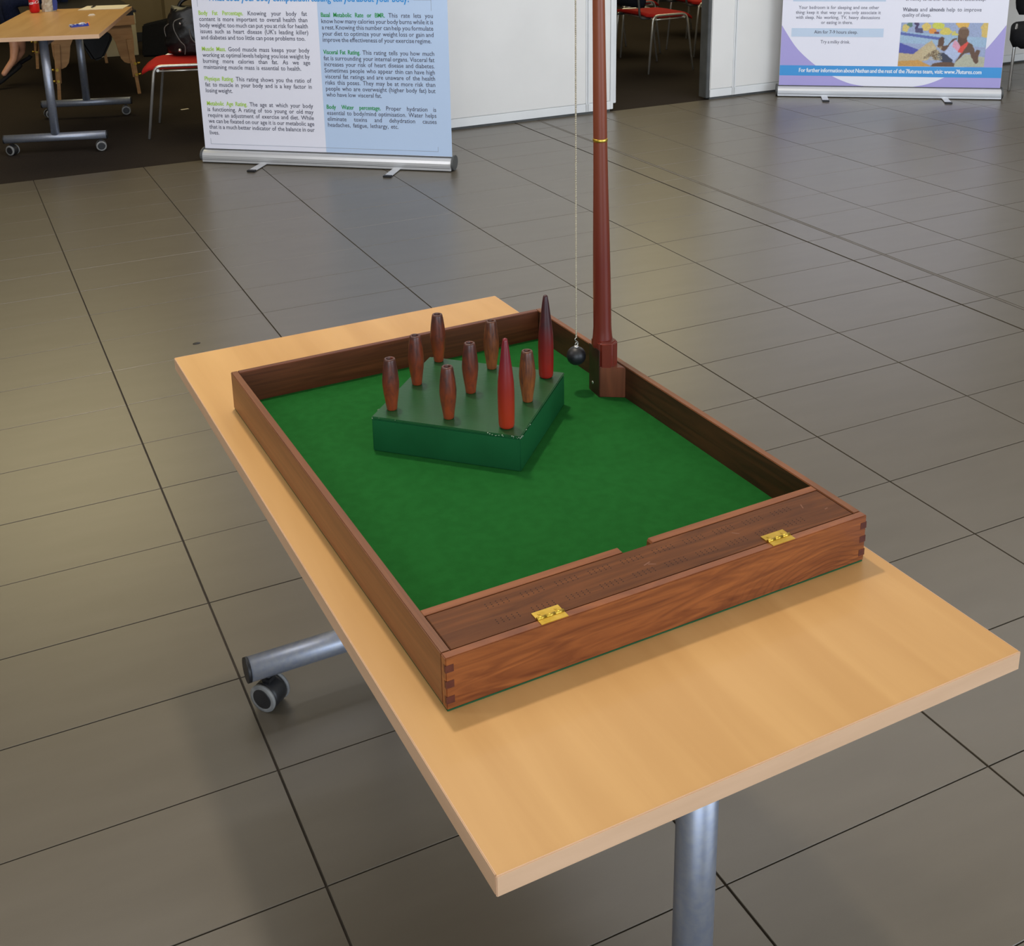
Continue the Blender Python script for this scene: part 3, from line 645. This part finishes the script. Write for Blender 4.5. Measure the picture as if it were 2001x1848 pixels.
# ------------------------------------------------------------------ chairs
def iso_chair(label, loc, rotz, ms, mb_, seat_z=.45, group=None, thick=.034, back=.075, wid=.235):
    t = thing('stacking_chair', label, 'chair', loc, rotz, group)
    # front is local -y
    v = []; n = 10; W = wid
    sm = MB(); g = []
    for j in range(n + 1):
        y = -.235 + .45 * j / n; zt = seat_z + .028 - (.035 * max(0, (-.15 - y) / .085) ** 2) + .012 * max(0, (y - .1) / .1)
        hw = W * (1 - .10 * (abs(j - n / 2) / (n / 2)) ** 4)
        for i in range(9):
            x = -hw + 2 * hw * i / 8; g.append((x, y, zt - .018 * (abs(x) / hw) ** 4 - .006 * (1 - (x / hw) ** 2)))
    top = len(g); low = [(x, y, z - thick if 0 < (q % 9) < 8 and 9 <= q < top - 9 else z - thick * .6) for q, (x, y, z) in enumerate(g)]
    fs = [(j * 9 + i, j * 9 + i + 1, (j + 1) * 9 + i + 1, (j + 1) * 9 + i) for j in range(n) for i in range(8)]
    fl = [tuple(top + k for k in reversed(f)) for f in fs]
    ring = [i for i in range(9)] + [j * 9 + 8 for j in range(1, n + 1)] + [n * 9 + i for i in range(7, -1, -1)] + [j * 9 for j in range(n - 1, 0, -1)]
    side = [(ring[(k + 1) % len(ring)], ring[k], top + ring[k], top + ring[(k + 1) % len(ring)]) for k in range(len(ring))]
    sm.add(g + low, fs + fl + side, True); sm.build('seat', ms, t)
    bk = MB(); g = []
    for j in range(8):
        z = seat_z + back + .32 * j / 7
        hw = (wid - .01) * (1 - .12 * (abs(j - 3.5) / 3.5) ** 4)
        for i in range(9):
            x = -hw + 2 * hw * i / 8; g.append((x, .245 + .03 * j / 7 - .03 * (x / wid) ** 2, z))
    top = len(g); low = [(x, y + .036, z) for x, y, z in g]
    fs = [(j * 9 + i, j * 9 + i + 1, (j + 1) * 9 + i + 1, (j + 1) * 9 + i) for j in range(7) for i in range(8)]
    ring = [i for i in range(9)] + [j * 9 + 8 for j in range(1, 8)] + [63 + i for i in range(7, -1, -1)] + [j * 9 for j in range(6, 0, -1)]
    bk.add(g + low, fs + [tuple(top + k for k in reversed(f)) for f in fs] + [(ring[(k + 1) % len(ring)], ring[k], top + ring[k], top + ring[(k + 1) % len(ring)]) for k in range(len(ring))], True)
    bk.build('backrest', mb_, t)
    zz = seat_z + .012
    for s in (-1, 1):
        x = s * .252
        MB().tube(bend([(x * 1.02, -.225, 0), (x, -.150, zz), (x, .175, zz), (x * 1.02, .215, 0)], .05), .0095, 10).build('leg_frame', M_chrome, t)
        MB().tube(bend([(s * .19, .16, seat_z - .012), (s * .19, .262, seat_z - .010), (s * .19, .290, seat_z + .30)], .04), .009, 8).build('back_support', M_dark_seal if ms is not M_blackfab else M_chrome, t)
    for s in (-1, 1): MB().cyl((s * .240, -.150, seat_z - .022), (s * .240, .175, seat_z - .022), .006, 8).build('side_rail', M_chrome, t)
    MB().cyl((-.252, -.13, seat_z - .016), (.252, -.13, seat_z - .016), .009, 10).cyl((-.252, .15, seat_z - .016), (.252, .15, seat_z - .016), .009, 10).split('cross_bar', M_chrome, t)
    return t
G = 'red chairs seen through the doorway'
iso_chair('red-seated chrome chair standing alone beside the left banner with a leather bag on it', (1.655, 3.880, 0), math.radians(-107.3), M_red, M_navy)
iso_chair('nearest red-seated chair with navy back seen through the doorway', (5.560, 4.335, 0), math.radians(92), M_red, M_navy, group=G)
iso_chair('red-seated chair behind the nearest one in the doorway, its legs half hidden', (5.80, 5.20, 0), math.radians(95), M_red, M_navy, group=G)
iso_chair('red-seated chair at the right edge of the doorway, next to the white partition', (6.40, 4.84, 0), math.radians(84), M_red, M_navy, group=G)
iso_chair('farthest red chair in the doorway, only its chrome legs showing beyond the others', (6.95, 5.85, 0), math.radians(92), M_red, M_navy, group=G)
iso_chair('black upholstered chair at the right, behind the sleep banner', (7.52, 2.06, 0), math.radians(-49.5), M_blackfab, M_blackfab, seat_z=.42, thick=.13, back=.075, wid=.29)

# leather bag on the red chair
bag = thing('leather_bag', 'black crumpled leather handbag with pale straps slumped on the red chair', 'handbag', (1.765, 3.985, .482), -.3)
g = MB(); N1, N2 = 22, 12
vs = []
for j in range(N2 + 1):
    t = j / N2; z = .30 * t
    for i in range(N1):
        a = 2 * PI * i / N1
        rx = .17 * (1 - .35 * t ** 2) * (1 + .07 * math.sin(5 * a + 9 * t)); ry = .085 * (1 - .5 * t ** 2) * (1 + .10 * math.sin(7 * a + 13 * t))
        k = .35 + .65 * min(1, t * 5) if t < .2 else 1
        rx *= 1.15; ry *= 1.1
        vs.append((rx * math.cos(a) * (.85 + .15 * k), ry * math.sin(a) * (.8 + .2 * k), z + .012 * math.sin(4 * a + 2)* t))
rb = random.Random(4)
vs = [(x + rb.uniform(-.011, .011), y + rb.uniform(-.009, .009), z + (rb.uniform(-.007, .007) if z > .01 else 0)) for x, y, z in vs]
fs = [(j * N1 + i, j * N1 + (i + 1) % N1, (j + 1) * N1 + (i + 1) % N1, (j + 1) * N1 + i) for j in range(N2) for i in range(N1)] + [tuple(reversed(range(N1))), tuple(N2 * N1 + i for i in range(N1))]
g.add(vs, fs, True); g.build('bag_body', M_leather, bag)
M_strap = mat('worn_grey_strap', (120, 118, 112), .4, 0, (96, 94, 90), (40, 40, 40))
def smooth(pts, n=6):
    out = []
    P = [Vector(p) for p in pts]
    for i in range(len(P) - 1):
        p0 = P[max(i - 1, 0)]; p1 = P[i]; p2 = P[i + 1]; p3 = P[min(i + 2, len(P) - 1)]
        for j in range(n):
            t = j / n; out.append(.5 * (2 * p1 + (p2 - p0) * t + (2 * p0 - 5 * p1 + 4 * p2 - p3) * t * t + (3 * p1 - p0 - 3 * p2 + p3) * t ** 3))
    return out + [P[-1]]
MB().tube(smooth([(-.06, -.075, .24), (-.11, -.088, .22), (-.115, -.098, .17), (-.085, -.104, .10), (-.055, -.108, .06), (-.06, -.106, .006)]), .0035, 8).build('strap', M_strap, bag)
MB().tube(smooth([(-.155, -.03, .20), (-.185, -.02, .17), (-.175, -.02, .10), (-.14, -.03, .03)]), .003, 8).build('strap', M_strap, bag)
MB().tube(smooth([(-.02, -.085, .17), (-.01, -.098, .11), (.02, -.105, .08), (.05, -.10, .11), (.055, -.09, .17)]), .0045, 8).build('handle', M_strap, bag)
MB().tube(smooth([(-.10, .0, .27), (-.06, .0, .34), (.02, 0, .36), (.08, 0, .31)]), .012, 8).build('top_handle', M_leather, bag)
MB().ball((-.075, -.086, .205), .008, 10, 6).ball((.045, -.082, .205), .008, 10, 6).ball((-.09, -.105, .035), .012, 10, 6).split('buckle', M_chrome, bag)

# ------------------------------------------------------------------ massage table behind, person, bags
mt = thing('massage_table', 'portable plywood massage table with black padded top behind the left folding table', 'massage table', (.96, 5.35, 0), 0)
MW, ML, MZ = .66, 1.90, .60
MB().box(0, 0, MZ, MW, ML, MZ + .06).build('padded_top', M_vinyl, mt, bevel=.022, seg=4)
MB().box(.02, .02, MZ - .07, MW - .02, .04, MZ).box(.02, ML - .04, MZ - .07, MW - .02, ML - .02, MZ).box(.02, .04, MZ - .07, .04, ML - .04, MZ).box(MW - .04, .04, MZ - .07, MW - .02, ML - .04, MZ).split('frame', M_ply, mt, bevel=.002)
for yy in (.075, ML - .10):
    # arched end plate: a U turned upside down with rounded gussets
    op = [(.0, MZ - .005)]
    outl = [(.045, MZ - .002), (.035, .50), (.030, .40), (.040, .30), (.055, .255), (.085, .24), (.115, .275), (.128, .33), (.135, .40), (.160, .46), (.215, .50), (.28, .515)]
    half = outl + [(MW - x, z) for x, z in reversed(outl)]
    Mx = Matrix(((1, 0, 0, 0), (0, 0, 1, 0), (0, 1, 0, 0), (0, 0, 0, 1)))
    mb = MB()
    # build as strips between the outer edge and the arch
    L_ = [(.045, MZ - .002), (.038, .50), (.034, .42), (.036, .34), (.045, .28), (.052, .258), (.066, .240), (.078, .234)]
    R_ = [(.320, MZ - .002), (.270, .515), (.200, .470), (.166, .40), (.152, .32), (.140, .275), (.118, .246), (.092, .235)]
    for a, b, c, d in zip(L_[:-1], R_[:-1], R_[1:], L_[1:]):
        for f in (lambda q: q, lambda q: (MW - q[0], q[1])):
            q = [f(a), f(b), f(c), f(d)]
            vs = [(x, yy, z) for x, z in q] + [(x, yy + .016, z) for x, z in q]
            mb.add(vs, [(0, 1, 2, 3), (7, 6, 5, 4), (0, 4, 5, 1), (1, 5, 6, 2), (2, 6, 7, 3), (3, 7, 4, 0)])
    mb.box(.30, yy, .545, MW - .30, yy + .016, MZ - .002).build('arch_plate', M_ply, mt)
    for s in (0, 1):
        f = (lambda x: x) if s == 0 else (lambda x: MW - x)
        lg = MB()
        for (x0, z0, x1, z1, w_) in ((.070, .42, .050, .13, .040), (.058, .26, .038, .0, .024)):
            a = [(f(x0 - w_ / 2), z0), (f(x0 + w_ / 2), z0), (f(x1 + w_ / 2), z1), (f(x1 - w_ / 2), z1)]
            y0 = yy - .020 if w_ > .03 else yy - .036
            vs = [(x, y0, z) for x, z in a] + [(x, y0 + .018, z) for x, z in a]
            lg.add(vs, [(0, 1, 2, 3), (7, 6, 5, 4), (0, 4, 5, 1), (1, 5, 6, 2), (2, 6, 7, 3), (3, 7, 4, 0)])
        lo = lg.split('leg', M_ply, mt)[0]
        kn = MB()
        for zz in (.15, .235): kn.cyl((f(.047), yy - .036, zz), (f(.047), yy - .052, zz), .011, 12).cyl((f(.03), yy - .03, zz), (f(.01), yy - .03, zz), .009, 10)
        kn.split('knob', M_brass, lo)
        MB().cyl((f(.05), yy + .02 if yy < 1 else yy - .06, .16), (f(.10), yy + .30 if yy < 1 else yy - .34, .56), .008, 8).build('brace', M_ply, mt)
tag(MB().prism([(-.15, .53), (.15, .53), (.13, .36), (.05, .22), (-.03, .20), (-.11, .36)], -.07, .07, Matrix(((1, 0, 0, 0), (0, 0, 1, 0), (0, 1, 0, 0), (0, 0, 0, 1)))).build('cloth_bag', M_vinyl, bevel=.02, seg=3, loc=(1.36, 5.95, 0)), 'black cloth bag hanging under the massage table between its legs', 'bag')

# person seated on the edge of the massage table, facing left, feet dangling
per = thing('person', 'person in navy cropped trousers and black flat shoes sitting on the massage table', 'person', (.72, 6.25, 0), 0)
def skin_body(name, joints, edges, m, parent, lv=2):
    me = bpy.data.meshes.new(name); me.from_pydata([j[0] for j in joints], edges, []); me.materials.append(m)
    o = bpy.data.objects.new(name, me); COL.objects.link(o); o.parent = parent
    sk = o.modifiers.new('skin', 'SKIN'); sk.use_smooth_shade = True
    for k, j in enumerate(joints):
        me.skin_vertices[0].data[k].radius = (j[1], j[2] if len(j) > 2 else j[1])
    me.skin_vertices[0].data[0].use_root = True
    sb = o.modifiers.new('smooth', 'SUBSURF'); sb.levels = lv; sb.render_levels = lv
    return o
M_skin = mat('skin', (196, 140, 108), .5, 0, (204, 148, 116), (30, 30, 30))
M_denim = mat('navy_cloth', (26, 32, 54), .9, 0, (34, 40, 64), (60, 60, 60), spec=.2, bump=.3, bscale=300)
J = [((.44, 0, .74), .11), ((.45, 0, .95), .11), ((.45, 0, 1.12), .12), ((.44, 0, 1.20), .055), ((.42, 0, 1.30), .07), ((.41, 0, 1.40), .085),
     ((.40, .09, .72), .08), ((.06, .10, .68), .055), ((.07, .03, .32), .040), ((.045, -.01, .215), .030), ((-.005, -.03, .160), .026), ((-.055, -.045, .100), .022),
     ((.40, -.09, .72), .08), ((.06, -.10, .68), .055), ((.12, .02, .36), .040), ((.125, .10, .265), .030), ((.075, .11, .205), .026), ((.03, .11, .150), .022),
     ((.45, .17, 1.10), .05), ((.42, .24, .88), .036), ((.20, .18, .76), .026), ((.45, -.17, 1.10), .05), ((.42, -.24, .88), .036), ((.22, -.16, .79), .026)]
Ed = [(0, 1), (1, 2), (2, 3), (3, 4), (4, 5), (0, 6), (6, 7), (7, 8), (8, 9), (9, 10), (10, 11), (0, 12), (12, 13), (13, 14), (14, 15), (15, 16), (16, 17), (2, 18), (18, 19), (19, 20), (2, 21), (21, 22), (22, 23)]
body = skin_body('body', J, Ed, M_skin, per)
for s, b0 in ((1, (.20, .18, .76)), (-1, (.22, -.16, .79))):
    h = MB(); b = Vector(b0)
    h.ball(b + Vector((-.05, 0, -.005)), .034, 12, 8, (1.3, 1, .5))
    for k, ln in enumerate((.070, .078, .074, .058)):
        y = (k - 1.5) * .018; h.tube([b + Vector((-.075, y, -.004)), b + Vector((-.10 - ln * .25, y * 1.05, -.006)), b + Vector((-.10 - ln * .75, y * 1.1, -.016)), b + Vector((-.10 - ln, y * 1.1, -.028))], .008, 8, rs=[.0085, .008, .0072, .0055])
    h.tube([b + Vector((-.03, -s * .025, 0)), b + Vector((-.055, -s * .045, -.004)), b + Vector((-.085, -s * .052, -.010))], .009, 8, rs=[.010, .009, .007])
    h.build('hand', M_skin, body)
face = MB(); face.ball((.33, 0, 1.37), .012, 8, 6, (1.2, .8, 1.4))
for s in (-1, 1): face.ball((.345, s * .03, 1.40), .009, 8, 6)
face.box(.335, -.02, 1.335, .345, .02, 1.341); face.build('face', M_skin, body)
MB().ball((.425, 0, 1.415), .098, 18, 12, (1, .95, 1.05)).ball((.47, 0, 1.33), .075, 14, 10, (.8, 1, 1.3)).build('hair', mat('dark_brown_hair', (40, 28, 22), .6, 0, (50, 36, 28), (10, 10, 120)), per)
skin_body('top', [((.44, 0, .78), .135), ((.45, 0, .95), .13), ((.45, 0, 1.12), .135), ((.45, 0, 1.17), .07), ((.45, .17, 1.11), .06), ((.43, .235, .92), .05), ((.45, -.17, 1.11), .06), ((.43, -.235, .92), .05)],
          [(0, 1), (1, 2), (2, 3), (2, 4), (4, 5), (2, 6), (6, 7)], M_denim, per)
skin_body('trousers', [((.44, 0, .755), .13, .11), ((.38, .10, .735), .095), ((.05, .11, .70), .082), ((.055, .06, .48), .068), ((.065, .035, .365), .058), ((.38, -.10, .735), .095), ((.05, -.11, .70), .082), ((.09, -.03, .50), .068), ((.115, .01, .395), .058)],
          [(0, 1), (1, 2), (2, 3), (3, 4), (0, 5), (5, 6), (6, 7), (7, 8)], M_denim, per)
def shoe(pts, ws):
    mb = MB(); vs = []; n = 12; P = [Vector(p) for p in pts]
    for i, p in enumerate(P):
        a = P[max(i - 1, 0)]; b = P[min(i + 1, len(P) - 1)]; t = (b - a).normalized(); side = Vector((0, 1, 0)); upv = t.cross(side).normalized()
        if upv.z < 0: upv = -upv
        for k in range(n):
            an = 2 * PI * k / n; vs.append(p + side * math.cos(an) * ws[i] + upv * math.sin(an) * .016)
    fs = [(i * n + k, i * n + (k + 1) % n, (i + 1) * n + (k + 1) % n, (i + 1) * n + k) for i in range(len(P) - 1) for k in range(n)] + [tuple(reversed(range(n))), tuple((len(P) - 1) * n + k for k in range(n))]
    return mb.add(vs, fs, True)
shoe([(.095, -.012, .175), (.080, -.015, .158), (.04, -.022, .130), (-.01, -.03, .098), (-.055, -.040, .066), (-.095, -.048, .044), (-.115, -.05, .036)], [.012, .028, .034, .037, .040, .032, .012]).build('shoe', M_blackfab, per)
shoe([(.185, .10, .225), (.170, .10, .208), (.125, .11, .185), (.07, .11, .152), (.025, .11, .118), (-.02, .11, .092), (-.04, .11, .084)], [.012, .028, .034, .037, .040, .032, .012]).build('shoe', M_blackfab, per)

cart = thing('carton', 'cream cardboard carton with small dark lettering standing behind the massage table', 'carton', (1.50, 7.50, 0), -.12)
MB().box(0, 0, 0, .42, .30, .37).build('box_body', M_card, cart, bevel=.004)
MB().box(-.004, -.004, 0.29, .424, .304, .375).build('box_lid', M_card, cart, bevel=.004)
tx = MB(); put_word(tx, 'Salon', .17, .20, .055, 1, -.0045, .01); tx.build('lettering', mat('faded_black_ink', (80, 74, 62), .6, 0, (84, 78, 66), (9, 9, 9)), cart)
tag(MB().prism([(-.14, 0), (.16, 0), (.14, .22), (.10, .335), (-.11, .29)], -.07, .07, Matrix(((1, 0, 0, 0), (0, 0, 1, 0), (0, 1, 0, 0), (0, 0, 0, 1)))).build('black_case', M_blackfab, bevel=.012, seg=3, loc=(2.08, 7.33, 0), rotz=-.45), 'black soft case standing on the carpet against the beige wall', 'case')

# ------------------------------------------------------------------ things on the left folding table
can = thing('drinks_can', 'red drinks can with white script lettering at the back of the left table', 'can', (.862, 4.765, .7302), 0)
M_canred = mat('red_can_print', (206, 24, 30), .3, .25, (214, 28, 34), (9, 9, 9))
MB().lathe([(.024, 0), (.0265, .003), (.033, .010), (.033, .103), (.027, .113)], 32).build('can_body', M_canred, can)
MB().lathe([(.0270, .1125), (.0275, .1150), (.0255, .1155), (.0250, .1135)], 28).build('can_rim', M_alu, can)
c_ = MB()
def wrap(mb, txt, size, z0, ang0, r, bold=.02, tilt=.12):
    vs, fs, x0, x1 = word(txt, bold); wt = (x1 - x0) * size; out = []
    for a, b in vs:
        x = (a - x0) * size - wt / 2 + b * size * .25; an = ang0 + x / r; out.append((r * math.cos(an), r * math.sin(an), z0 + b * size + x * tilt))
    mb.add(out, fs)
wrap(c_, 'Coca-Cola', .030, .060, math.radians(-100), .0333)
c_.build('script_lettering', M_wink, can)
wr = thing('sandwich_wrapper', 'crumpled clear and blue plastic wrapper standing beside the red can', 'wrapper', (.962, 4.800, .7302), .2)
def crumple(rx, ry, h, seed, pinch=.6, n1=16, n2=8):
    r = random.Random(seed); vs = []
    for j in range(n2 + 1):
        t = j / n2
        for i in range(n1):
            a = 2 * PI * i / n1; k = (1 - pinch * t ** 1.5) * (1 + r.uniform(-.18, .18))
            vs.append((rx * k * math.cos(a), ry * k * math.sin(a), h * t * (1 + r.uniform(-.03, .03)) if j else 0))
    fs = [(j * n1 + i, j * n1 + (i + 1) % n1, (j + 1) * n1 + (i + 1) % n1, (j + 1) * n1 + i) for j in range(n2) for i in range(n1)] + [tuple(reversed(range(n1))), tuple(n2 * n1 + i for i in range(n1))]
    return MB().add(vs, fs)
crumple(.050, .030, .12, 3, .35).build('film', mat('cloudy_plastic_film', (206, 196, 176), .25, 0, (170, 158, 136), (30, 30, 30)), wr)
MB().prism([(.012, .006), (.040, .010), (.046, .06), (.036, .10), (.016, .09)], -.034, -.026, Matrix(((1, 0, 0, 0), (0, 0, 1, 0), (0, 1, 0, 0), (0, 0, 0, 1)))).build('blue_label', mat('blue_label_print', (44, 62, 140), .4, 0, (48, 66, 146), (9, 9, 9)), wr)
sn = thing('snack_wrapper', 'blue, white and orange snack wrapper lying near the front edge of the left table', 'wrapper', (1.035, 3.815, .7302), .25)
def strip(name, y0, y1, x0, x1, m, seed):
    r = random.Random(seed); vs = []; n = 9
    for j, y in enumerate((y0, (y0 + y1) / 2, y1)):
        for i in range(n): vs.append((x0 + (x1 - x0) * i / (n - 1), y, .004 + r.uniform(0, .010) + (.006 if j == 1 else 0)))
    top = len(vs); vs += [(x, y, 0.0004) for x, y, z in vs]
    fs = [(j * n + i, j * n + i + 1, (j + 1) * n + i + 1, (j + 1) * n + i) for j in range(2) for i in range(n - 1)]
    ring = list(range(n)) + [n * 2 - 1] + list(range(n * 3 - 1, n * 2 - 1, -1)) + [n]
    fs = fs + [tuple(top + k for k in reversed(f)) for f in fs] + [(ring[(k + 1) % len(ring)], ring[k], top + ring[k], top + ring[(k + 1) % len(ring)]) for k in range(len(ring))]
    MB().add(vs, fs).build(name, m, sn)
strip('blue_film', -.040, -.012, -.062, .046, mat('blue_foil', (30, 50, 150), .35, 0, (40, 60, 160), (20, 20, 20)), 1)
strip('white_film', -.012, .018, -.058, .040, mat('white_foil', (214, 220, 236), .3, 0, (190, 200, 226), (60, 60, 60)), 2)
strip('orange_film', .000, .034, .006, .068, mat('orange_foil', (226, 116, 46), .35, 0, (236, 130, 60), (20, 20, 20)), 3)
pp = MB(); n = 6
pp.prism([(-.15, -.12), (.15, -.12), (.16, .12), (-.13, .12)], .0004, .0026)
tag(pp.build('paper_sheet', M_paper, loc=(1.315, 4.800, .7302), rotz=-.30), 'sheets of white paper at the far right end of the left table', 'paper')
pen = thing('pen', 'short dark pen lying on the white paper sheets', 'pen', (1.26, 4.86, .7335), 1.2)
MB().cyl((-.05, 0, .005), (.04, 0, .005), .0042, 10).cyl((.04, 0, .005), (.052, 0, .005), .0042, 10, .001).build('barrel', M_black, pen)
MB().cyl((-.066, 0, .005), (-.05, 0, .005), .0045, 10).build('cap', M_dark_seal, pen)
tag(crumple(.026, .008, .010, 9, .4, 10, 3).build('paper_scrap', M_paper, loc=(1.180, 4.360, .7302), rotz=.2), 'small twisted white paper scrap in the middle of the left table', 'scrap')
